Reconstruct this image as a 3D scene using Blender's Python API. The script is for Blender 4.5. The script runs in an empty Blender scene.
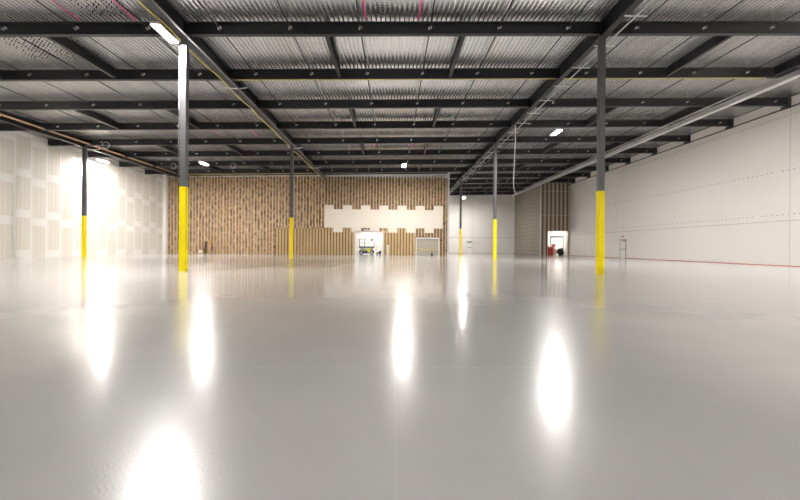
import bpy, bmesh, math, random
from mathutils import Vector, Matrix
random.seed(7)
S = bpy.context.scene
COL = S.collection
ORD = ['first', 'second', 'third', 'fourth', 'fifth', 'sixth', 'seventh', 'eighth', 'ninth', 'tenth',
       'eleventh', 'twelfth', 'thirteenth', 'fourteenth', 'fifteenth', 'sixteenth', 'seventeenth', 'eighteenth']

# ------------------------------------------------------------------ materials
def new_mat(name):
    m = bpy.data.materials.new(name); m.use_nodes = True
    nt = m.node_tree; b = nt.nodes['Principled BSDF']
    return m, nt, b
def N(nt, t, **kw):
    n = nt.nodes.new(t)
    for k, v in kw.items(): setattr(n, k, v)
    return n
def mth(nt, op, a, b=None, c=None):
    n = nt.nodes.new('ShaderNodeMath'); n.operation = op
    for i, v in enumerate((a, b, c)):
        if v is None: continue
        if isinstance(v, (int, float)): n.inputs[i].default_value = v
        else: nt.links.new(v, n.inputs[i])
    return n.outputs[0]
def mixc(nt, fac, a, b):
    n = nt.nodes.new('ShaderNodeMix'); n.data_type = 'RGBA'
    def put(s, v):
        if isinstance(v, (int, float)): s.default_value = v
        elif isinstance(v, tuple): s.default_value = (*v, 1) if len(v) == 3 else v
        else: nt.links.new(v, s)
    put(n.inputs[0], fac); put(n.inputs[6], a); put(n.inputs[7], b)
    return n.outputs[2]
def noise(nt, scale, detail=3, vec=None, rough=.55):
    n = N(nt, 'ShaderNodeTexNoise'); n.inputs['Scale'].default_value = scale
    n.inputs['Detail'].default_value = detail; n.inputs['Roughness'].default_value = rough
    if vec is not None: nt.links.new(vec, n.inputs['Vector'])
    return n
def ramp(nt, fac, stops):
    r = N(nt, 'ShaderNodeValToRGB'); e = r.color_ramp.elements
    while len(e) < len(stops): e.new(.5)
    for el, (p, c) in zip(e, stops): el.position = p; el.color = (*c, 1)
    nt.links.new(fac, r.inputs[0]); return r.outputs[0]
def mapped(nt, scale):
    tc = N(nt, 'ShaderNodeNewGeometry'); mp = N(nt, 'ShaderNodeMapping')
    nt.links.new(tc.outputs['Position'], mp.inputs['Vector']); mp.inputs['Scale'].default_value = scale
    return mp.outputs[0]
def pos(nt):
    g = N(nt, 'ShaderNodeNewGeometry'); s = N(nt, 'ShaderNodeSeparateXYZ')
    nt.links.new(g.outputs['Position'], s.inputs[0]); return s.outputs
def band(nt, v, a, b):              # 1 where a < v < b
    return mth(nt, 'MULTIPLY', mth(nt, 'GREATER_THAN', v, a), mth(nt, 'LESS_THAN', v, b))
def mat(name, col, rough=.5, metal=0, var=.06, scale=3, bump=0, spec=None):
    m, nt, b = new_mat(name)
    nz = noise(nt, scale, 4, mapped(nt, (1, 1, 1)))
    lo = tuple(c * (1 - var) for c in col); hi = tuple(min(1, c * (1 + var)) for c in col)
    nt.links.new(ramp(nt, nz.outputs[0], [(.3, lo), (.7, hi)]), b.inputs['Base Color'])
    b.inputs['Roughness'].default_value = rough; b.inputs['Metallic'].default_value = metal
    if spec is not None: b.inputs['Specular IOR Level'].default_value = spec
    if bump:
        bp = N(nt, 'ShaderNodeBump'); bp.inputs['Strength'].default_value = bump; bp.inputs['Distance'].default_value = .02
        n2 = noise(nt, scale * 12, 3, mapped(nt, (1, 1, 1))); nt.links.new(n2.outputs[0], bp.inputs['Height'])
        nt.links.new(bp.outputs[0], b.inputs['Normal'])
    return m
def emit(name, col, st):
    m, nt, b = new_mat(name)
    b.inputs['Base Color'].default_value = (.9, .9, .9, 1)
    b.inputs['Emission Color'].default_value = (*col, 1); b.inputs['Emission Strength'].default_value = st
    return m

M = {}
M['steel'] = mat('dark painted steel', (.018, .018, .0205), .45, .0, .12, 2)
M['column'] = mat('grey painted steel', (.085, .085, .09), .5, 0, .08, 2)
M['yellow'] = mat('yellow safety paint', (1.0, .79, .002), .5, 0, .03, 2, 0, .25)
M['pipe'] = mat('black pipe', (.02, .02, .022), .5, 0, .1, 3)
M['clip'] = mat('zinc clip', (.75, .75, .75), .35, .6, .05, 8)
M['galv'] = mat('galvanised sheet', (.62, .62, .62), .42, .45, .06, 1.5)
M['conduit'] = mat('light grey conduit', (.6, .6, .6), .4, .3, .06, 3)
M['whitepipe'] = mat('white hose', (.78, .78, .76), .5, 0, .04, 3)
M['yellowcable'] = mat('yellow cable', (.72, .60, .13), .5, 0, .05, 4)
M['copper'] = mat('tan pipe', (.62, .40, .24), .5, 0, .08, 3)
M['pink'] = mat('pink marking', (.75, .07, .24), .6, 0, .1, 3)
M['white'] = mat('white paint', (.82, .80, .77), .55, 0, .02, 1)
M['drywall'] = mat('bare drywall', (.78, .71, .61), .8, 0, .015, .8)
M['track'] = mat('steel track', (.62, .61, .6), .45, .3, .05, 2)
M['stud'] = mat('stud', (.64, .51, .35), .6, 0, .16, 2)
M['studgrey'] = mat('galvanised stud', (.70, .63, .54), .5, .15, .1, 4)
M['gapshade'] = mat('shaded gap board', (.24, .15, .075), .85, 0, .75, 2.2)
M['black'] = mat('black rubber', (.02, .02, .022), .6, 0, .1, 6)
M['greymetal'] = mat('mid grey metal', (.25, .25, .26), .45, .3, .06, 4)
M['chassis'] = mat('dark blue grey paint', (.03, .045, .08), .4, 0, .06, 4)
M['lime'] = mat('lime yellow paint', (.62, .66, .05), .5, 0, .05, 4)
M['olive'] = mat('olive paint', (.30, .27, .13), .5, 0, .1, 4)
M['red'] = mat('red paint', (.5, .02, .03), .4, 0, .06, 5)
M['redline'] = mat('red base line', (.45, .08, .05), .6, 0, .1, 5)
M['salmon'] = mat('salmon plastic', (.72, .28, .22), .5, 0, .05, 5)
M['beige'] = mat('beige sack', (.72, .60, .46), .8, 0, .08, 5, .3)
M['shutter'] = mat('grey infill sheet', (.40, .36, .29), .6, 0, .05, 2)
M['wood'] = mat('brown wood', (.42, .26, .13), .7, 0, .2, 6)
M['darkwood'] = mat('dark board', (.07, .05, .02), .7, 0, .2, 6)
LAMP = emit('lamp diffuser', (1, .96, .925), 290)
LAMPW = emit('wall side lamp diffuser', (1, .96, .925), 150)
LAMPN = emit('unseen faint lamp diffuser', (1, .96, .925), 45)
LAMPF = emit('dim lamp diffuser', (1, .96, .925), 150)
LAMP3 = emit('store lamp diffuser', (1, .96, .9), 42)
LAMP2 = emit('room lamp diffuser', (1, .96, .9), 42)

# floor: grey polished epoxy with joints
m, nt, b = new_mat('polished grey epoxy'); M['floor'] = m
P = pos(nt)
nz = noise(nt, .5, 5, mapped(nt, (1, 1, 1)))
c = ramp(nt, nz.outputs[0], [(.3, (.445, .443, .44)), (.7, (.485, .483, .48))])
j1 = band(nt, P[1], 3.475, 3.487)
nb = noise(nt, 3, 3, mapped(nt, (1, 1, 1)))
j1 = mth(nt, 'MULTIPLY', j1, mth(nt, 'GREATER_THAN', nb.outputs[0], .43))
c = mixc(nt, mth(nt, 'MULTIPLY', j1, .35), c, (.62, .61, .59))
j2 = band(nt, P[0], .018, .026)
c = mixc(nt, mth(nt, 'MULTIPLY', j2, .2), c, (.6, .59, .57))
nt.links.new(c, b.inputs['Base Color'])
b.inputs['Specular IOR Level'].default_value = .4
b.inputs['Coat Weight'].default_value = .75; b.inputs['Coat Roughness'].default_value = .12; b.inputs['Coat IOR'].default_value = 1.45
n1 = noise(nt, 1.3, 5, mapped(nt, (1, 1, 1)))
r = N(nt, 'ShaderNodeMapRange'); nt.links.new(n1.outputs[0], r.inputs[0])
r.inputs[1].default_value = .3; r.inputs[2].default_value = .7; r.inputs[3].default_value = .225; r.inputs[4].default_value = .262
nt.links.new(r.outputs[0], b.inputs['Roughness'])
bp = N(nt, 'ShaderNodeBump'); bp.inputs['Strength'].default_value = .12; bp.inputs['Distance'].default_value = .01
n2 = noise(nt, 55, 2, mapped(nt, (1, 1, 1))); nt.links.new(n2.outputs[0], bp.inputs['Height']); nt.links.new(bp.outputs[0], b.inputs['Normal'])

# deck: galvanised fluted sheet with stamped marks
m, nt, b = new_mat('galvanised deck'); M['deck'] = m
P = pos(nt)
nz = noise(nt, 1.0, 4, mapped(nt, (5, .35, 1)))
c = ramp(nt, nz.outputs[0], [(.25, (.74, .74, .745)), (.5, (.82, .82, .82)), (.8, (.89, .885, .88))])
def dots(x0, x1, y0, y1):
    inside = mth(nt, 'MULTIPLY', band(nt, P[0], x0, x1), band(nt, P[1], y0, y1))
    ny = noise(nt, 5.5, 1, mapped(nt, (1, 1, 1)))
    fy = mth(nt, 'FRACT', mth(nt, 'MULTIPLY', P[1], 6.5))
    fx = mth(nt, 'FRACT', mth(nt, 'MULTIPLY', P[0], 5.0))
    d = mth(nt, 'MULTIPLY', mth(nt, 'LESS_THAN', fy, .35), mth(nt, 'LESS_THAN', fx, .45))
    d = mth(nt, 'MULTIPLY', d, mth(nt, 'GREATER_THAN', ny.outputs[0], .47))
    return mth(nt, 'MULTIPLY', d, inside)
for q in ((-18.3, -14.6, 16.6, 19.4), (-12.6, -10.9, 14.2, 15.8), (-.9, .45, 14.6, 15.8), (17.2, 20.2, 26, 28.6)):
    c = mixc(nt, dots(*q), c, (.03, .025, .025))
nt.links.new(c, b.inputs['Base Color'])
b.inputs['Metallic'].default_value = .9; b.inputs['Roughness'].default_value = .27

# left wall: unfinished drywall with joint compound
m, nt, b = new_mat('taped drywall'); M['leftwall'] = m
P = pos(nt)
cu = mth(nt, 'DIVIDE', mth(nt, 'SUBTRACT', P[1], 29.05), 1.38)
ci = mth(nt, 'FLOOR', cu); cf = mth(nt, 'FRACT', cu)
par = mth(nt, 'MODULO', ci, 2.0)
v = mth(nt, 'ADD', mth(nt, 'SUBTRACT', P[2], mth(nt, 'MULTIPLY', mth(nt, 'ABSOLUTE', par), .62)), 6.75)
vf = mth(nt, 'FRACT', mth(nt, 'DIVIDE', v, 3.32))
inp = mth(nt, 'MULTIPLY', band(nt, cf, .1, .94), band(nt, vf, .03, .83))
stripe = mth(nt, 'FRACT', mth(nt, 'MULTIPLY', cf, 3.6))
sb = band(nt, stripe, .0, .55)
nz = noise(nt, .35, 3, mapped(nt, (1, 1, 1)))
pc = mixc(nt, nz.outputs[0], (.74, .69, .60), (.83, .79, .72))
pc = mixc(nt, mth(nt, 'MULTIPLY', sb, .42), pc, (.68, .63, .55))
c = mixc(nt, inp, (.86, .84, .79), pc)
nt.links.new(c, b.inputs['Base Color']); b.inputs['Roughness'].default_value = .8

# painted concrete panels of right wall: joints, rows of tie marks
m, nt, b = new_mat('painted panel wall'); M['rightwall'] = m
P = pos(nt)
nz = noise(nt, .25, 4, mapped(nt, (1, 1, 1)))
c = mixc(nt, nz.outputs[0], (.82, .775, .735), (.88, .84, .80))
c = mixc(nt, mth(nt, 'MULTIPLY', band(nt, P[2], 3.06, 3.10), .8), c, (.42, .38, .33))
for y in (24.66, 42.8, 51.4):
    c = mixc(nt, mth(nt, 'MULTIPLY', band(nt, P[1], y, y + .05), .6), c, (.50, .46, .41))
fy = mth(nt, 'FRACT', mth(nt, 'MULTIPLY', P[1], 2.75))
dd = mth(nt, 'MULTIPLY', mth(nt, 'LESS_THAN', fy, .32), mth(nt, 'ADD', band(nt, P[2], 6.47, 6.52), band(nt, P[2], 3.48, 3.53)))
nn = noise(nt, 1.1, 2, mapped(nt, (1, 1, 1)))
dd = mth(nt, 'MULTIPLY', dd, mth(nt, 'GREATER_THAN', nn.outputs[0], .36))
c = mixc(nt, mth(nt, 'MULTIPLY', dd, .9), c, (.3, .27, .23))
nt.links.new(c, b.inputs['Base Color']); b.inputs['Roughness'].default_value = .6

m, nt, b = new_mat('painted far wall'); M['farwall'] = m
P = pos(nt)
nz = noise(nt, .25, 4, mapped(nt, (1, 1, 1)))
c = mixc(nt, nz.outputs[0], (.72, .69, .64), (.80, .775, .73))
c = mixc(nt, mth(nt, 'MULTIPLY', band(nt, P[2], 2.84, 2.95), .7), c, (.42, .39, .35))
for x in (14.35, 19.4):
    c = mixc(nt, mth(nt, 'MULTIPLY', band(nt, P[0], x, x + .08), .4), c, (.5, .47, .42))
nt.links.new(c, b.inputs['Base Color']); b.inputs['Roughness'].default_value = .6

# rough strand board behind the studs
m, nt, b = new_mat('rough brown sheathing'); M['osb'] = m
nz = noise(nt, 1, 5, mapped(nt, (2.6, 2.6, 1.7)), .7)
c = ramp(nt, nz.outputs[0], [(.39, (.03, .018, .01)), (.46, (.18, .10, .045)), (.53, (.40, .245, .11)), (.66, (.62, .44, .25))])
n2 = noise(nt, .12, 2, mapped(nt, (1, 1, 1)))
c = mixc(nt, mth(nt, 'MULTIPLY', n2.outputs[0], .35), c, (.46, .30, .15))
nt.links.new(c, b.inputs['Base Color']); b.inputs['Roughness'].default_value = .85

m, nt, b = new_mat('tan paper facing'); M['kraft'] = m
nz = noise(nt, 1, 4, mapped(nt, (2, 2, .35)))
c = ramp(nt, nz.outputs[0], [(.3, (.48, .335, .165)), (.7, (.60, .43, .23))])
nt.links.new(c, b.inputs['Base Color']); b.inputs['Roughness'].default_value = .75

# grey block wall with courses
m, nt, b = new_mat('grey block wall'); M['block'] = m
P = pos(nt)
fz = mth(nt, 'FRACT', mth(nt, 'DIVIDE', P[2], .62)); fy = mth(nt, 'FRACT', mth(nt, 'DIVIDE', P[1], 1.25))
ln = mth(nt, 'MAXIMUM', mth(nt, 'LESS_THAN', fz, .16), mth(nt, 'LESS_THAN', fy, .12))
nz = noise(nt, .5, 4, mapped(nt, (1, 1, 1)))
c = mixc(nt, nz.outputs[0], (.25, .22, .175), (.33, .29, .235))
c = mixc(nt, mth(nt, 'MULTIPLY', ln, .45), c, (.14, .12, .10))
nt.links.new(c, b.inputs['Base Color']); b.inputs['Roughness'].default_value = .8
M['greyboard'] = mat('grey sheathing', (.27, .24, .20), .8, 0, .12, 2)
M['brownstud'] = mat('brown timber stud', (.15, .08, .035), .7, 0, .2, 4)
M['creamstud'] = mat('cream stud', (.68, .58, .43), .6, 0, .08, 4)

# ------------------------------------------------------------------ mesh builder (world coordinates)
class MB:
    def __init__(s): s.v = []; s.f = []; s.smooth = False
    def box(s, x0, x1, y0, y1, z0, z1, fz=None):
        i = len(s.v)
        for x, y, z in ((x0, y0, z0), (x1, y0, z0), (x1, y1, z0), (x0, y1, z0), (x0, y0, z1), (x1, y0, z1), (x1, y1, z1), (x0, y1, z1)):
            s.v.append((x, y, z + (fz(x) if fz else 0)))
        s.f += [tuple(i + k for k in q) for q in ((3, 2, 1, 0), (4, 5, 6, 7), (0, 1, 5, 4), (1, 2, 6, 5), (2, 3, 7, 6), (3, 0, 4, 7))]
        return s
    def obox(s, c, size, rot):       # oriented box, rot a Matrix
        i = len(s.v); hx, hy, hz = (k / 2 for k in size)
        for x, y, z in ((-1, -1, -1), (1, -1, -1), (1, 1, -1), (-1, 1, -1), (-1, -1, 1), (1, -1, 1), (1, 1, 1), (-1, 1, 1)):
            s.v.append(tuple(Vector(c) + rot @ Vector((x * hx, y * hy, z * hz))))
        s.f += [tuple(i + k for k in q) for q in ((3, 2, 1, 0), (4, 5, 6, 7), (0, 1, 5, 4), (1, 2, 6, 5), (2, 3, 7, 6), (3, 0, 4, 7))]
        return s
    def tube(s, pts, r, n=8):
        pts = [Vector(p) for p in pts]; rings = []
        up = Vector((0, 0, 1))
        for k, p in enumerate(pts):
            d = (pts[min(k + 1, len(pts) - 1)] - pts[max(k - 1, 0)]).normalized()
            a = d.cross(up)
            if a.length < .05: a = d.cross(Vector((1, 0, 0)))
            a.normalize(); bb = d.cross(a).normalized()
            rr = r[k] if isinstance(r, (list, tuple)) else r
            i = len(s.v); rings.append(i)
            for q in range(n):
                t = 2 * math.pi * q / n
                s.v.append(tuple(p + a * math.cos(t) * rr + bb * math.sin(t) * rr))
        for i, j in zip(rings, rings[1:]):
            for q in range(n):
                s.f.append((i + q, i + (q + 1) % n, j + (q + 1) % n, j + q))
        s.f.append(tuple(rings[0] + q for q in reversed(range(n)))); s.f.append(tuple(rings[-1] + q for q in range(n)))
        s.smooth = True
        return s
    def lathe(s, c, prof, axis='z', n=16):
        rings = []
        for r_, h in prof:
            rings.append(len(s.v))
            for q in range(n):
                t = 2 * math.pi * q / n; a, bb = math.cos(t) * r_, math.sin(t) * r_
                o = {'z': (a, bb, h), 'y': (a, h, bb), 'x': (h, a, bb)}[axis]
                s.v.append(tuple(Vector(c) + Vector(o)))
        for i, j in zip(rings, rings[1:]):
            for q in range(n): s.f.append((i + q, i + (q + 1) % n, j + (q + 1) % n, j + q))
        s.f.append(tuple(rings[0] + q for q in reversed(range(n)))); s.f.append(tuple(rings[-1] + q for q in range(n)))
        s.smooth = True
        return s
    def blob(s, c, rad, seed=0, n=14, m=8, flat=0):
        rnd = random.Random(seed); ph = [rnd.uniform(0, 6.28) for _ in range(6)]
        rings = []
        for k in range(m + 1):
            th = math.pi * k / m; i = len(s.v); rings.append(i)
            for q in range(n):
                t = 2 * math.pi * q / n
                w = 1 + .12 * math.sin(2 * t + ph[0]) * math.sin(th) + .09 * math.sin(3 * t + ph[1] + 2 * th) * math.sin(th) + .08 * math.sin(5 * th + ph[2])
                z = -math.cos(th) * w
                z = max(z, -1 + flat)
                s.v.append((c[0] + rad[0] * w * math.sin(th) * math.cos(t), c[1] + rad[1] * w * math.sin(th) * math.sin(t), c[2] + rad[2] * z))
        for i, j in zip(rings, rings[1:]):
            for q in range(n): s.f.append((i + q, i + (q + 1) % n, j + (q + 1) % n, j + q))
        s.smooth = True
        return s
    def build(s, name, material, parent=None, bevel=0):
        if parent is None:
            xs, ys, zs = zip(*s.v)
            o0 = Vector(((min(xs) + max(xs)) / 2, (min(ys) + max(ys)) / 2, min(zs)))
        else:
            o0 = Vector((0, 0, 0)); p = parent
            while p: o0 += p.location; p = p.parent
        me = bpy.data.meshes.new(name)
        me.from_pydata([tuple(Vector(v) - o0) for v in s.v], [], s.f); me.update()
        bm = bmesh.new(); bm.from_mesh(me); bmesh.ops.recalc_face_normals(bm, faces=bm.faces[:]); bm.to_mesh(me); bm.free()
        if s.smooth:
            for p in me.polygons: p.use_smooth = len(p.vertices) == 4
        me.materials.append(material)
        o = bpy.data.objects.new(name, me); COL.objects.link(o)
        if parent is None: o.location = o0
        else: o.parent = parent
        if bevel:
            md = o.modifiers.new('bevel', 'BEVEL'); md.width = bevel; md.segments = 2; md.limit_method = 'ANGLE'
        return o
def thing(name, label, cat, loc, group=None):
    o = bpy.data.objects.new(name, None); COL.objects.link(o); o.location = loc; o.empty_display_size = .2
    tag(o, label, cat, group); return o
def tag(o, label, cat, group=None):
    o['label'] = label; o['category'] = cat
    if group: o['group'] = group
    return o
def struct(name, mb, material, bevel=0):
    o = mb.build(name, material, None, bevel); o['kind'] = 'structure'; return o
def B(*a, **k): return MB().box(*a, **k)

# ------------------------------------------------------------------ key dimensions (metres)
SL = .01955
def rz(x): return SL * x                     # roof falls to the left
PB, PT = 10.28, 10.83                        # underside and top of the cross beams at x = 0
GX = (-27.02, -8.99, 9.05)                   # lines of main beams
Y0, DY = 16.244, 4.2576                      # first cross beam, spacing
def row(k): return Y0 + DY * k
XL, XR = -30.2, 26.6                         # side walls
YW = 50.0                                    # stud wall face
YF = 68.0                                    # far white wall
YR = 56.0; XB = 22.1                         # stud wall on the right and its return
YB = -14.0                                   # wall behind the camera
top = lambda x: PT + .14 + rz(x)

# ------------------------------------------------------------------ setting
struct('floor', B(XL - .3, XR + .3, YB - .3, YF + .3, -.3, 0), M['floor'])

# deck: fluted along Y, following the roof slope
mb = MB(); x = XL - .02; prof = []
while x < XR + .05:
    prof += [(x, 0), (x + .055, 0), (x + .072, .12), (x + .183, .12)]
    x += .2
n = len(prof)
for y in (YB - .1, YF + .1):
    for px, pz in prof: mb.v.append((px, y, PT + .005 + pz + rz(px)))
for y in (YB - .1, YF + .1):
    for px, pz in prof: mb.v.append((px, y, PT + .17 + rz(px)))
for i in range(n - 1):
    mb.f.append((i, i + 1, n + i + 1, n + i))
mb.f.append((2 * n, 3 * n - 1, 4 * n - 1, 3 * n)) ; 
deck = struct('ceiling', mb, M['deck'])
# pink layout lines marked on the deck
for (x0, y0, y1, w) in ((-13.3, 9, 16.1, .07), (-10.95, 9, 16.1, .07), (-1.24, 9, 16.1, .07), (1.04, 9, 16.1, .07), (-1.9, 34, 36.8, .09), (1.75, 34, 36.8, .09), (-14.9, 29.6, 32.8, .06), (-11.8, 29.6, 32.8, .06)):
    B(x0 - w / 2, x0 + w / 2, y0, y1, PT - .004, PT + .003, fz=rz).build('pink_marking', M['pink'], deck)

def wall_x(name, xa, xb, y0, y1, m, z0=0):
    mb = MB(); zt = top((xa + xb) / 2)
    return struct(name, mb.box(xa, xb, y0, y1, z0, zt), m)
wall_x('wall_left', XL - .25, XL, YB, YW + .9, M['leftwall'])
wall_x('wall_right', XR, XR + .25, YB, YF + .25, M['rightwall'])
struct('wall_rear', B(XL - .25, XR + .25, YB - .25, YB, -.75, PT + .14, fz=rz), M['white'])
struct('wall_far', B(7.45, XR, YF, YF + .25, -.75, PT + .14, fz=rz), M['farwall'])
struct('trim_1', B(XL, XL + .42, YW - .35, YW - .02, 0, 10.35), M['white'])      # boxed corner of the left wall
struct('trim_2', B(XR - .015, XR, 18, YR, .0, .045), M['redline'])
struct('trim_3', B(7.21, 7.45, YW - .12, YW + .05, 0, 10.78), M['track'])
struct('baseboard_far', B(10, XB, YF - .03, YF, 0, .07), M['shutter'])
struct('wall_side', B(7.21, 7.45, YW + .13, YF, -.4, PT + .14, fz=rz), M['white'])

# stud wall at the back with two openings
OX0, OX1, OZ = -5.07, -1.37, 3.02            # bright doorway
SX0, SX1, SZ = 2.99, 6.18, 2.34              # grey filled opening
KX = -15.7; KZ = 3.45                       # paper faced lower zone
wz = 10.86
back = MB()
def panel(mb, x0, x1, z0, z1, y0=YW + .02, y1=YW + .12):
    mb.box(x0, x1, y0, y1, z0, z1 , fz=rz if z1 > 9 and z0 > 9 else None)
panel(back, XL, -9.14, 0, 9.95)
back = struct('wall_back', back, M['osb'])
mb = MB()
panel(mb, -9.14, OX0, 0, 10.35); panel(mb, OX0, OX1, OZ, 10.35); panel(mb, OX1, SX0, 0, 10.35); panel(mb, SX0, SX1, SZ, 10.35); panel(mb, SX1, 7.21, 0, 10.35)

mb.build('backing_board', M['gapshade'], back)  # dark colour puts the shade of the gaps between studs into the board
# top track
B(XL, -9.14, YW + .02, YW + .12, 9.95, 10.35, fz=lambda x: 0).build('backing_board', M['osb'], back)
B(XL, 7.21, YW - .14, YW + .12, wz - .25, wz - .1, fz=rz).build('top_track', M['track'], back)
B(XL, 7.21, YW + .02, YW + .12, wz - .1, PT + .13, fz=rz).build('head_board', M['steel'], back)
# individual studs
PW = (6.59 + 9.14) / 13                      # drywall sheet width
def sheet(i): return (3.59, 6.59) if i % 2 == 0 else (2.98, 6.04)
pitch = PW / 3
k = 0; x = -9.14 - pitch * 51
while x < 7.3:
    xs = x; x += pitch; k += 1
    if xs < XL + .45: continue
    z0 = 0
    if OX0 - .02 < xs < OX1 + .02: z0 = OZ + .02
    if SX0 - .05 < xs < SX1 + .05: z0 = SZ + .1
    w = .034 if xs < -9.5 else .045
    mm = M['studgrey'] if xs < -9.5 and k % 2 else M['stud']
    if xs > KX and xs < 5.9 and z0 == 0:
        z0 = 3.5 if xs < -9.2 else sheet(min(12, int((xs + .02 + 9.14) / PW)))[0]
        B(xs - w, xs + w, YW - .09, YW + .025, 0, z0 - .005).build('stud', M['brownstud'], back)
    B(xs - w, xs + w, YW - .12, YW + .025, z0, wz - .24 + rz(xs)).build('stud', mm, back)
# paper faced batts between studs, low on the right part of the wall
mb = MB()
x = -9.14 - pitch * 16
while x < 5.9:
    a, bb = x + .105, x + pitch - .105; x += pitch
    zt = 3.5
    if a > -9.2:
        i = int((a + .02 + 9.14) / PW)
        zt = sheet(min(i, 12))[0]
    if OX0 - .3 < a < OX1 - .02 or SX0 - .3 < a < SX1 - .05: continue
    mb.box(a - .03, bb + .03, YW - .10, YW + .02, 0, zt - .02)
mb.build('paper_batts', M['kraft'], back)
# thirteen staggered drywall sheets
for i in range(13):
    z0, z1 = sheet(i); a = -9.14 + PW * i
    B(a + .004, a + PW - .004, YW - .136, YW - .121, z0, z1).build('drywall_sheet', M['drywall'], back)
B(-5.1, -1.03, YW - .136, YW - .121, OZ, OZ + .12).build('header_strip', M['drywall'], back)
B(-3.93, -3.1, YW - .2, YW - .121, 3.16, 3.38).build('header_vent', M['track'], back)
for s in (OX0 - .06, OX1):
    B(s, s + .06, YW - .15, YW + .12, 0, OZ).build('door_jamb', M['white'], back)
B(OX0 - .06, OX1 + .06, YW - .15, YW + .12, OZ - .06, OZ).build('door_head', M['white'], back)

# room behind the doorway
struct('wall_inner_back', B(-9, 2.2, 57, 57.2, 0, 4.5), M['white'])
struct('wall_inner_left', B(-9.2, -9, YW + .3, 57.2, 0, 4.5), M['white'])
struct('wall_inner_right', B(2.2, 2.4, YW + .3, 57.2, 0, 4.5), M['white'])
struct('ceiling_inner', B(-9.2, 2.4, YW + .3, 57.2, 4.5, 4.6), M['white'])
for a, bb in ((-9, OX0 - .06), (OX1 + .06, 2.2)):
    struct('trim_4', B(a, bb, YW + .31, YW + .36, 0, 4.5), M['white'])

# grey filled opening with frame and tape
o = struct('door_1', B(SX0 + .12, SX1 - .12, YW - .03, YW + .0, .0, SZ - .13), M['shutter'])
for a in (SX0, SX1 - .12): B(a, a + .12, YW - .17, YW + .02, 0, SZ).build('door_frame', M['white'], o)
B(SX0, SX1, YW - .17, YW + .02, SZ - .13, SZ + .03).build('door_frame', M['white'], o)
t = tag(MB().tube([(SX0 + .1, YW - .2, .93), (3.9, YW - .2, .80), (4.7, YW - .2, .72), (5.5, YW - .2, .78), (SX1 - .1, YW - .2, .84)], .03).build('barrier_tape', M['yellowcable']),
        'yellow tape strung across the grey filled opening in the stud wall', 'tape')
bx = MB().lathe((5.15, YW - .36, 0), [(.1, 0), (.13, .02), (.11, .33), (.05, .36)]).build('small_bucket', M['black'])
tag(bx, 'small dark bucket on the floor before the grey opening', 'bucket')

# right stud wall, its return, opening and lit room
struct('wall_return', B(XB, XB + .2, YR + .03, YF, -.6, PT + .14, fz=rz), M['block'])
RX0, RX1, RZ = 23.25, 26.4, 3.68
rw = MB()
rw.box(XB, RX0, YR + .05, YR + .25, -.45, PT + .14, fz=rz); rw.box(RX0, XR, YR + .05, YR + .25, RZ - rz(24.7), PT + .14, fz=rz); rw.box(RX1, XR, YR + .05, YR + .25, 0, RZ)
rw = struct('wall_recess', rw, M['greyboard'])
x = XB + .03; k = 0
while x < XR - .05:
    z0 = RZ if RX0 - .05 < x < RX1 else 0
    if RX0 - .02 < x + .1 and x < RX0: z0 = 0
    B(x, x + .10, YR - .09, YR + .06, z0, 10.9).build('stud', M['creamstud'] if k % 2 == 0 else M['brownstud'], rw)
    if k % 2 == 1: B(x + .11, x + .18, YR - .07, YR + .06, z0, 10.9).build('stud', M['creamstud'], rw)
    x += .31; k += 1
B(XB - .06, XB + .1, YR - .12, YR + .06, 0, 10.95).build('corner_trim', M['track'], rw)
for z in (6.0, 9.6): B(XB + .05, XR - .02, YR - .10, YR - .085, z, z + .05).build('bridging_strip', M['track'], rw)
struct('wall_store_back', B(XB + .2, XR, 62.2, 62.4, 0, 4.6), M['white'])
struct('ceiling_store', B(XB + .2, XR, YR + .25, 62.4, 4.5, 4.6), M['white'])
fr = thing('metal_frame', 'grey metal goalpost frame standing inside the lit opening at right', 'frame', (25.2, 57.4, 0))
for x in (24.27, 26.2): B(x - .05, x + .05, 57.35, 57.45, 0, 2.75).build('post', M['greymetal'], fr)
B(24.22, 26.25, 57.34, 57.46, 2.7, 2.95).build('crossbar', M['greymetal'], fr)

# doors in the white walls
d = struct('door_2', B(XR - .05, XR, 42.4, 43.35, 0, 2.06), M['white'])
for y in (42.31, 43.35): B(XR - .07, XR, y, y + .09, 0, 2.2).build('door_frame', M['shutter'], d)
B(XR - .07, XR, 42.31, 43.44, 2.06, 2.16).build('door_frame', M['shutter'], d)
B(XR - .13, XR - .05, 42.45, 43.25, 1.0, 1.08).build('push_bar', M['greymetal'], d)
B(XR - .16, XR - .05, 42.45, 42.75, 1.92, 2.04).build('door_closer', M['greymetal'], d)
e = thing('exit_sign', 'small red and white sign above the right wall door', 'sign', (XR - .05, 42.85, 2.36))
B(XR - .1, XR, 42.6, 43.2, 2.36, 2.62).build('housing', M['white'], e)
B(XR - .11, XR - .1, 42.7, 43.1, 2.42, 2.56).build('face', M['red'], e)
d = struct('door_3', B(13.4, 14.3, YF - .05, YF, 0, 2.15), M['white'])
for x in (13.3, 14.3): B(x, x + .1, YF - .08, YF, 0, 2.25).build('door_frame', M['track'], d)
B(13.3, 14.4, YF - .08, YF, 2.15, 2.27).build('door_frame', M['track'], d)
B(13.5, 14.25, YF - .14, YF - .05, 1.0, 1.1).build('push_bar', M['greymetal'], d)
B(13.45, 14.25, YF - .16, YF - .05, 2.0, 2.14).build('door_closer', M['black'], d)

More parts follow.
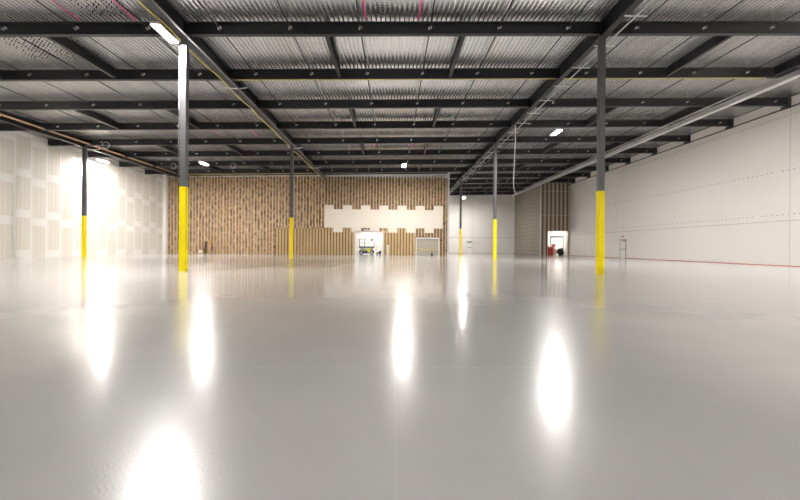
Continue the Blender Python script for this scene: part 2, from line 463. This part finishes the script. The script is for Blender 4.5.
# ------------------------------------------------------------------ roof steel
def ibeam_x(mb, x0, x1, y, zb, h, fw, ft=.03, wt=.025):
    mb.box(x0, x1, y - fw / 2, y + fw / 2, zb, zb + ft, fz=rz)
    mb.box(x0, x1, y - wt / 2, y + wt / 2, zb + ft, zb + h - ft, fz=rz)
    mb.box(x0, x1, y - fw / 2, y + fw / 2, zb + h - ft, zb + h, fz=rz)
def ibeam_y(mb, x, y0, y1, zb, h, fw, ft=.03, wt=.03):
    z = zb + rz(x)
    mb.box(x - fw / 2, x + fw / 2, y0, y1, z, z + ft)
    mb.box(x - wt / 2, x + wt / 2, y0, y1, z + ft, z + h - ft)
    mb.box(x - fw / 2, x + fw / 2, y0, y1, z + h - ft, z + h)
GB, GH = PB - .16, .71                        # main beams
gl = ['dark main beam running away along the left side above the left wall',
      'dark main beam running away over the near left yellow column',
      'dark main beam running away over the near right yellow column']
for x, y1, lab in zip(GX, (YW - .15, YW - .15, YF - .02), gl):
    g = thing('main_beam', lab, 'beam', (x, 20, GB + rz(x)), 'main roof beams')
    mb = MB(); ibeam_y(mb, x, YB + .02, y1, GB, GH - .012, .28)
    mb.build('beam', M['steel'], g)
    for k in range(0, 14):
        yy = row(k)
        if yy > y1 - .3: break
        z = GB + rz(x)
        mb = MB(); mb.box(x - .135, x + .135, yy - .16, yy - .145, z + .03, z + GH - .05); mb.build('stiffener', M['steel'], g)

def bay_name(b): return ('in the narrow bay beside the left wall', 'in the left bay', 'in the middle bay', 'in the right bay')[b]
for k in range(14):
    y = row(k)
    spans = [(XL, GX[0], 0), (GX[0], GX[1], 1), (GX[1], GX[2], 2), (GX[2], XR, 3)] if y < YW else [(7.45, GX[2], 2), (GX[2], XR if y < YR else XB, 3)]
    for x0, x1, bnum in spans:
        a = x0 + (.02 if x0 in GX else 0); c_ = x1 - (.02 if x1 in GX else 0)
        if x1 == XR: c_ = XR - .2
        if x1 == XB: c_ = XB - .01
        if x0 == XL: a = XL + .01
        g = thing('cross_beam', f'{ORD[k]} dark steel cross beam from the camera, {bay_name(bnum)}', 'beam', ((a + c_) / 2, y, PB + rz((a + c_) / 2)), 'roof cross beams')
        mb = MB(); ibeam_x(mb, a, c_, y, PB, .545, .2); mb.build('beam', M['steel'], g)
        if x1 == XR:
            mb = MB(); mb.box(XR - .26, XR - .012, y - .13, y + .13, PB - .03, PB + .54, fz=rz); mb.box(XR - .45, XR - .012, y - .16, y + .16, PB - .16, PB - .06, fz=rz)
            mb.build('wall_bracket', M['steel'], g)
        for xe, sg in ((a, 1), (c_, -1)):
            if x1 - x0 > 5:
                mb = MB(); mb.box(min(xe, xe + sg * .16) + .14 * sg, max(xe, xe + sg * .16) + .14 * sg, y - .035, y - .02, PB + .1, PB + .46, fz=rz)
                mb.build('end_plate', M['steel'], g)

# short beams at the third points of each bay
words = {-20.99: 'in the left bay, farther from centre', -14.98: 'in the left bay, nearer the centre', -2.98: 'in the middle bay, left one', 3.03: 'in the middle bay, right one', 15.04: 'in the right bay, nearer the centre', 21.05: 'in the right bay, beside the long duct'}
for x, w in words.items():
    for q, k in enumerate((0, 2, 4, 6, 8, 10, 12)):
        if k >= 8 and x < 10: continue
        y0, y1 = row(k), row(k + 1)
        mb = MB(); ibeam_y(mb, x, y0 + .105, y1 - .105, PB + .05, .48, .16)
        tag(mb.build('short_beam', M['steel']), f'short dark beam between the {ORD[k]} and {ORD[k+1]} cross beams {w}', 'beam', 'short linking beams')

# thin pipes threaded through the cross beams
for bay, gx in enumerate(GX):
    for i in range(6):
        x = gx + 1.5 + 3.005 * i
        if x > XR - .6: continue
        y1 = YW - .2 if x < 7.5 else (YF - .05 if x < XB else YR - .15)
        z = PB + .27 + rz(x)
        side = ('between the left wall side and left main beams', 'between the two middle main beams', 'right of the right main beam')[bay]
        g = thing('ceiling_pipe', f'{ORD[i]} thin dark pipe from left, {side}', 'pipe', (x, 10, z), 'thin pipes through the roof beams')
        MB().tube([(x, 4, z), (x, y1, z)], .026, 8).build('pipe', M['pipe'], g)
        for k in range(14):
            if row(k) > y1: break
            y = row(k) - .09
            mb = MB(); mb.box(x - .07, x - .015, y - .05, y + .05, z - .06, z + .02); mb.box(x + .015, x + .07, y - .05, y + .05, z - .02, z + .06)
            mb.build('clip', M['clip'], g)

# ------------------------------------------------------------------ columns
def column(x, y, lab, cw=.245, YHH=3.62):
    g = thing('steel_column', lab, 'column', (x, y, 0), 'yellow based columns')
    h = cw / 2; zt = GB + rz(x)
    B(x - h, x + h, y - h, y + h, YHH, zt - .03).build('shaft', M['column'], g, .012)
    B(x - h - .006, x + h + .006, y - h - .006, y + h + .006, 0, YHH).build('yellow_base', M['yellow'], g, .012)
    B(x - h - .06, x + h + .06, y - h - .08, y + h + .08, zt - .03, zt - .002).build('cap_plate', M['column'], g)
    return g
column(GX[1], row(0), 'near left steel column with yellow base, lamp at its top')
column(GX[2], row(0), 'near right dark steel column with tall yellow base')
column(GX[0], row(4), 'steel column with yellow base before the white left wall')
column(GX[1], row(4), 'steel column with yellow base before the brown stud wall')
column(GX[2], row(4), 'steel column with yellow base right of the grey filled opening')
column(GX[2], row(8), 'farthest thin column with yellow base before the far white wall')

# ------------------------------------------------------------------ lamps
def lamp(x, y, lab, L=1.35, W=.36, drop=.22, mt=LAMP, zc=None):
    zb = (PB + rz(x) - drop) if zc is None else zc - drop - .2
    g = thing('ceiling_lamp', lab, 'lamp', (x, y, zb), 'linear ceiling lamps')
    mb = MB(); h, l = W / 2, L / 2
    mb.box(x - h, x + h, y - l, y + l, zb + .03, zb + .10)
    for a, bb, c_, d_ in ((x - h, x - h + .018, y - l, y + l), (x + h - .018, x + h, y - l, y + l), (x - h, x + h, y - l, y - l + .028), (x - h, x + h, y + l - .028, y + l)): mb.box(a, bb, c_, d_, zb - .004, zb + .04)
    mb.build('housing', M['white'], g)
    B(x - h + .02, x + h - .02, y - l + .03, y + l - .03, zb, zb + .03).build('diffuser', mt, g)
    zt = (PT + rz(x)) if zc is None else zc
    for s in (-1, 1):
        MB().tube([(x, y + s * l * .7, zb + .1), (x, y + s * l * .7, zt)], .008, 6).build('hanger', M['greymetal'], g)
    return g
lamp(-9.3, 15.35, 'big glaring lamp at the top of the near left column', drop=.44)
lamp(-19.9, 39.7, 'small lit lamp left of centre above the brown stud wall')
lamp(1.13, 41.4, 'small lit lamp above the middle of the brown stud wall')
lamp(12.95, 29.7, 'bright lamp right of centre below the roof beams')
lamp(11.66, 62, 'farthest small lamp before the far white wall', mt=LAMPF, drop=1.2)
lamp(-29.2, 38.2, 'lamp glowing against the white left wall', mt=LAMPW)
for q, (x, y) in enumerate(((1.1, 3.5), (-20.3, 5), (22, 5), (-9.6, -8), (12.9, -8), (-29.6, 18), (24.5, 14))):  # added lamps outside the view, extra light for floor and walls
    lamp(x, y, mt=LAMPN if q in (0, 1, 3, 4) else LAMP, lab=f'{ORD[q]} added unseen lamp over the floor beside and behind the viewer')
lamp(-3.4, 54.5, 'lamp in the white room behind the scissor lift', 1.3, .4, .03, LAMP2, 4.5)
lamp(24.6, 59.6, 'lamp in the lit room behind the right stud wall', 1.3, .4, .03, LAMP3, 4.5)

# ------------------------------------------------------------------ services under the roof
def wob(pts, n=6, amp=.03):
    out = []
    for a, bb in zip(pts, pts[1:]):
        for i in range(n):
            t = i / n; p = Vector(a).lerp(Vector(bb), t)
            out.append((p.x, p.y, p.z + amp * math.sin(t * math.pi * 2 + len(out))))
    out.append(tuple(pts[-1])); return out
# long duct
dz = lambda x: PB - .30 + rz(x)
g = thing('long_duct', 'long pale grey metal duct running away under the roof beams at right', 'duct', (21.35, 30, dz(21.35)))
zd = dz(21.35)
B(21.17, 21.53, 6, 65.5, zd - .12, zd + .17).build('duct', M['galv'], g, .01)
for y in range(10, 64, 6): B(21.15, 21.55, y, y + .06, zd - .14, zd + .19).build('joint_band', M['track'], g)
for k in range(0, 12): 
    y = row(k) + 2.1
    for s in (21.15, 21.55): MB().tube([(s, y, zd - .1), (s, y, PT + rz(s))], .01, 6).build('hanger', M['greymetal'], g)
B(20.98, 21.16, 65.1, 65.9, zd - .2, zd + .1).build('end_box', M['galv'], g)
# thin rail above and beside it
x = 21.02; z = PB - .08 + rz(x)
tag(B(x - .04, x + .04, 22, 60, z, z + .06).build('thin_rail', M['track']), 'thin pale rail running beside the long duct just under the beams', 'rail')
# dark pipe and pale conduit along the top of the right wall
for (xx, zz, r_, mm, lab) in ((XR - .4, PB - .22, .05, 'pipe', 'dark pipe running along the top of the right wall'), (XR - .05, PB - .62, .025, 'track', 'thin pale conduit low along the top of the right wall'),):
    z = zz + rz(xx)
    tag(MB().tube([(xx, 8, z), (xx, YR - .15, z)], r_).build('wall_pipe', M[mm]), lab, 'pipe')
tag(MB().tube([(9.1, 28, GB + rz(9) + .02), (9.12, 28, 9.2), (9.05, 28, 7.6), (9.0, 28, 6.2), (9.02, 28, 5.6), (9.12, 28.02, 5.3), (9.24, 28.05, 5.05)], .034).build('hanging_hose', M['whitepipe']), 'thin white hose hanging down from the right main beam behind its first column', 'hose')
# copper pipe along the left main beam
x = -26.55; z = PB + .10 + rz(x)
tag(MB().tube([(x, 10, z), (x, YW - 3, z)], .075).build('tan_pipe', M['copper']), 'tan pipe running along the main beam on the left side', 'pipe')
x = XL + .12; z = PB + .05 + rz(x)
tag(MB().tube([(x, 18, z), (x, YW - .5, z)], .035).build('wall_conduit', M['whitepipe']), 'thin white conduit along the top of the left wall', 'pipe')
# conduit with arms along the right main beam
x = 9.42; z = GB - .10 + rz(x)
g = thing('bracket_conduit', 'pale conduit on short arms along the right main beam', 'pipe', (x, 20, z))
MB().tube([(x, 8, z), (x, YF - 2, z)], .03).build('conduit', M['conduit'], g)
for k in range(-1, 13):
    for f in (0.12, .6):
        y = row(k) + f * DY
        B(9.0, 9.9, y - .02, y + .02, z + .02, z + .06).build('bracket', M['conduit'], g)
x = -8.72; z = GB - .05 + rz(x)
tag(MB().tube([(x, 8, z), (x, YW - .4, z)], .035).build('beam_conduit', M['greymetal']), 'pale conduit along the left of the two middle main beams', 'pipe')
# yellow cables
def under(y, xs, d=.04, amp=.02):
    pts = []
    for i, x in enumerate(xs): pts.append((x, y, PB - d + rz(x)))
    return wob(pts, 6, amp)
tag(MB().tube(under(row(1) - .04, [-8.6 + .45 * i for i in range(66)], .034, .01), .022, 6).build('yellow_cable', M['yellowcable']), 'yellow cable under the second cross beam from the camera', 'cable', 'yellow cables')
tag(MB().tube(under(row(7) - .05, [-26 + .8 * i for i in range(21)], .075, .03), .035, 6).build('yellow_cable', M['yellowcable']), 'yellow cable sagging under the eighth cross beam in the left bay', 'cable', 'yellow cables')
pts = []
for i in range(60):
    y = 10 + i * .62; pts.append((-9.2 + .045 * math.sin(i * .9), y, GB - .045 + rz(-9.2) + .02 * math.sin(i * 1.7)))
tag(MB().tube(pts, .03, 6).build('yellow_cable', M['yellowcable']), 'yellow cable winding along the main beam over the near left column', 'cable', 'yellow cables')
# white jumper loops where conduits cross the main beams
for (gx, k, lab) in ((GX[0], 2, 'white looped conduit crossing the left side main beam, nearer one'), (GX[0], 4, 'white looped conduit crossing the left side main beam behind the column'),
                     (GX[1], 1, 'white looped conduit crossing the left middle main beam near the second cross beam'),
                     (GX[1], 4, 'white looped conduit crossing the left middle main beam above its second column'), (GX[1], 6, 'white looped conduit crossing the left middle main beam, farthest one')):
    y = row(k) + .8; z = GB + rz(gx)
    tag(MB().tube([(gx - .62, y, z + .08), (gx - .5, y, z + .05), (gx - .3, y - .1, z - .015), (gx, y - .12, z - .022), (gx + .35, y - .1, z - .015), (gx + .55, y, z + .06), (gx + .7, y, z + .10)], .035, 6).build('jumper_conduit', M['whitepipe']), lab, 'conduit', 'looped white conduits')
# coils of cable hung on beams
for (x, k, lab) in ((-25.1, 4, 'coiled grey cable hung on a beam just right of the white wall column'), (-24.2, 6, 'coiled grey cable hung beside the near left column'), (-17.7, 6, 'coiled grey cable hung right of the small left lamp')):
    y = row(k) - .112; z = PB - .02 + rz(x); r_ = .3
    mb = MB()
    for w in range(2):
        mb.tube([(x + (r_ - .03 * w) * math.cos(t), y - .045 * w, z + (r_ - .03 * w) * math.sin(t)) for t in [2 * math.pi * i / 20 for i in range(21)]], .015, 6)
    tag(mb.build('cable_coil', M['conduit']), lab, 'cable', 'cable coils')
# conduit beside the near left column
tag(MB().tube([(-9.21, 16.2, .85), (-9.2, 16.2, 5), (-9.2, 16.2, PB + .03 + rz(-9.2))], .011, 8).build('drop_cable', M['greymetal']), 'thin pale cord hanging down beside the near left column', 'cable')

# ------------------------------------------------------------------ scissor lift
X0, X1 = -4.72, -2.62; YA, YC = 51.75, 52.65
g = thing('scissor_lift', 'lowered scissor lift with grey guard rails in the bright doorway', 'lift', ((X0 + X1) / 2, 52.2, 0))
B(X0 + .02, X1 - .02, YA + .02, YC - .02, .14, .56).build('chassis', M['chassis'], g, .02)
for x in (X0 + .35, X1 - .35):
    for y in (YA + .06, YC - .06):
        wmesh = MB().lathe((x, y, .24), [(.1, -.08), (.24, -.08), (.24, .08), (.1, .08)], 'y', 18).build('wheel', M['black'], g)
        MB().lathe((x, y, .24), [(.03, -.095), (.13, -.09), (.13, .09), (.03, .095)], 'y', 14).build('hub', M['track'], wmesh)
mb = MB()
for y in (YA + .15, YC - .15):
    for i in range(3):
        z = .58 + i * .12
        for sg in (-1, 1):
            mb.obox(((X0 + X1) / 2, y + .03 * sg, z), (1.75, .04, .07), Matrix.Rotation(sg * .05, 3, 'Y'))
mb.build('scissor_arms', M['olive'], g)
B(X0, X1, YA, YC, .93, 1.13).build('platform', M['chassis'], g, .01)
mb = MB()
for y in (YA + .03, YC - .03):
    for x in (X0 + .03, X0 + .75, X1 - .03):
        mb.tube([(x, y, 1.1), (x, y, 2.15)], .03)
    for z in (1.62, 2.15): mb.tube([(X0 + .03, y, z), (X1 - .03, y, z)], .03)
for x in (X0 + .03, X1 - .03):
    for z in (1.62, 2.15): mb.tube([(x, YA + .03, z), (x, YC - .03, z)], .022)
mb.build('guard_rail', M['greymetal'], g)
B(X1 - .42, X1 - .2, YA - .06, YA + .05, 1.88, 2.12).build('control_box', M['black'], g, .01)
B(X0 + 1.2, X0 + 1.58, YA - .02, YA + .1, .3, .92).build('side_panel', M['lime'], g, .01)
B(X0 + .1, X0 + .95, YA - .01, YA + .1, .5, .72).build('battery_cover', M['olive'], g, .01)
# low black trolley
g = thing('floor_trolley', 'low black trolley with thin upright handle right of the lift', 'trolley', (-2.0, 52.0, 0))
B(-2.32, -1.68, 51.75, 52.25, .12, .3).build('body', M['black'], g, .04)
for x in (-2.2, -1.8): MB().lathe((x, 51.75, .12), [(.04, -.04), (.12, -.04), (.12, .04), (.04, .04)], 'y', 14).build('wheel', M['black'], g)
MB().lathe((-1.82, 52, .3), [(.2, 0), (.22, .08), (.14, .2), (.05, .24)]).build('motor', M['black'], g)
MB().tube([(-2.28, 52.1, .25), (-2.4, 52.2, 1.45)], .022).build('handle', M['salmon'], g)
# pale strip leaning at the wall
mb = MB(); mb.obox((-.72, YW - .30, .68), (.26, .04, 1.36), Matrix.Rotation(-.12, 3, 'X'))
tag(mb.build('leaning_strip', M['track']), 'pale narrow metal strip leaning on the stud wall right of the doorway', 'strip')
# offcuts at the left part of the stud wall
mb = MB(); mb.obox((-24.6, YW - .33, .83), (.34, .05, 1.66), Matrix.Rotation(-.13, 3, 'X'))
tag(mb.build('leaning_board', M['darkwood']), 'dark narrow board leaning against the left part of the brown stud wall', 'board')
mb = MB(); mb.obox((-24.1, YW - .36, .95), (.42, .04, 1.9), Matrix.Rotation(-.12, 3, 'X') @ Matrix.Rotation(.08, 3, 'Y'))
tag(mb.build('leaning_board', M['wood']), 'tan brown board leaning beside the dark narrow board', 'board')
mb = MB().blob((-25.2, YW - .45, .26), (.26, .2, .28), 3, flat=.08)
tag(mb.build('cream_sack', M['beige']), 'small cream sack on the floor by the leaning boards', 'sack')

# ------------------------------------------------------------------ things in the right lit opening
for x, lab in ((23.85, 'red upright canister at the left edge of the lit opening'), (24.36, 'red upright canister beside its twin, nearer the beige heap')):
    g = thing('red_canister', lab, 'canister', (x, 57.1, 0), 'red canisters')
    MB().lathe((x, 57.1, 0), [(.2, 0), (.23, .04), (.23, 1.1), (.17, 1.25), (.07, 1.32)], 'z', 18).build('body', M['red'], g)
    MB().lathe((x, 57.1, 1.32), [(.06, 0), (.06, .14), (.03, .18)], 'z', 12).build('valve', M['black'], g)
mb = MB().blob((25.2, 58.2, .56), (.55, .4, .58), 5, flat=.06)
tag(mb.build('beige_sack', M['beige']), 'beige heaped sack on the floor between red canisters and black bag', 'sack')
g = thing('plastic_bucket', 'salmon coloured bucket resting on top of the beige sack', 'bucket', (25.08, 58.2, 1.2))
MB().lathe((25.08, 58.2, 1.2), [(.22, 0), (.24, .02), (.31, .5), (.33, .52), (.28, .53)], 'z', 18).build('body', M['salmon'], g)
MB().tube([(25.08 + .31 * math.cos(t), 58.2, 1.69 + .25 * math.sin(t)) for t in [math.pi * i / 10 for i in range(11)]], .015, 6).build('handle', M['greymetal'], g)
for (x, y, r_, sd, lab) in ((25.6, 57.0, (.48, .36, .55), 8, 'large black bag slumped on the floor in the lit opening'), (26.3, 57.9, (.2, .2, .62), 9, 'narrow black bag standing by the right post of the metal frame')):
    tag(MB().blob((x, y, r_[2] * .94), r_, sd, flat=.06).build('black_bag', M['black']), lab, 'bag')

# ------------------------------------------------------------------ hose near the far end of the duct

# ------------------------------------------------------------------ world, camera, view
w = bpy.data.worlds.new('World'); S.world = w; w.use_nodes = True
bg = w.node_tree.nodes['Background']; bg.inputs[0].default_value = (.5, .5, .52, 1); bg.inputs[1].default_value = .1

cam = bpy.data.cameras.new('Camera'); co = bpy.data.objects.new('Camera', cam); COL.objects.link(co)
cam.sensor_width = 36; cam.lens = 375 / 800 * 36; cam.shift_y = -3.23 / 800
cam.clip_end = 300
co.matrix_world = Matrix.Translation((0, 0, 1.12)) @ Matrix.Rotation(-.01821, 4, 'Z') @ Matrix.Rotation(math.pi / 2, 4, 'X') @ Matrix.Rotation(.00756, 4, 'Z')
S.camera = co
S.view_settings.view_transform = 'Standard'; S.view_settings.look = 'None'
S.view_settings.gamma = 1; S.view_settings.exposure = 2.37; S.view_settings.use_curve_mapping = False
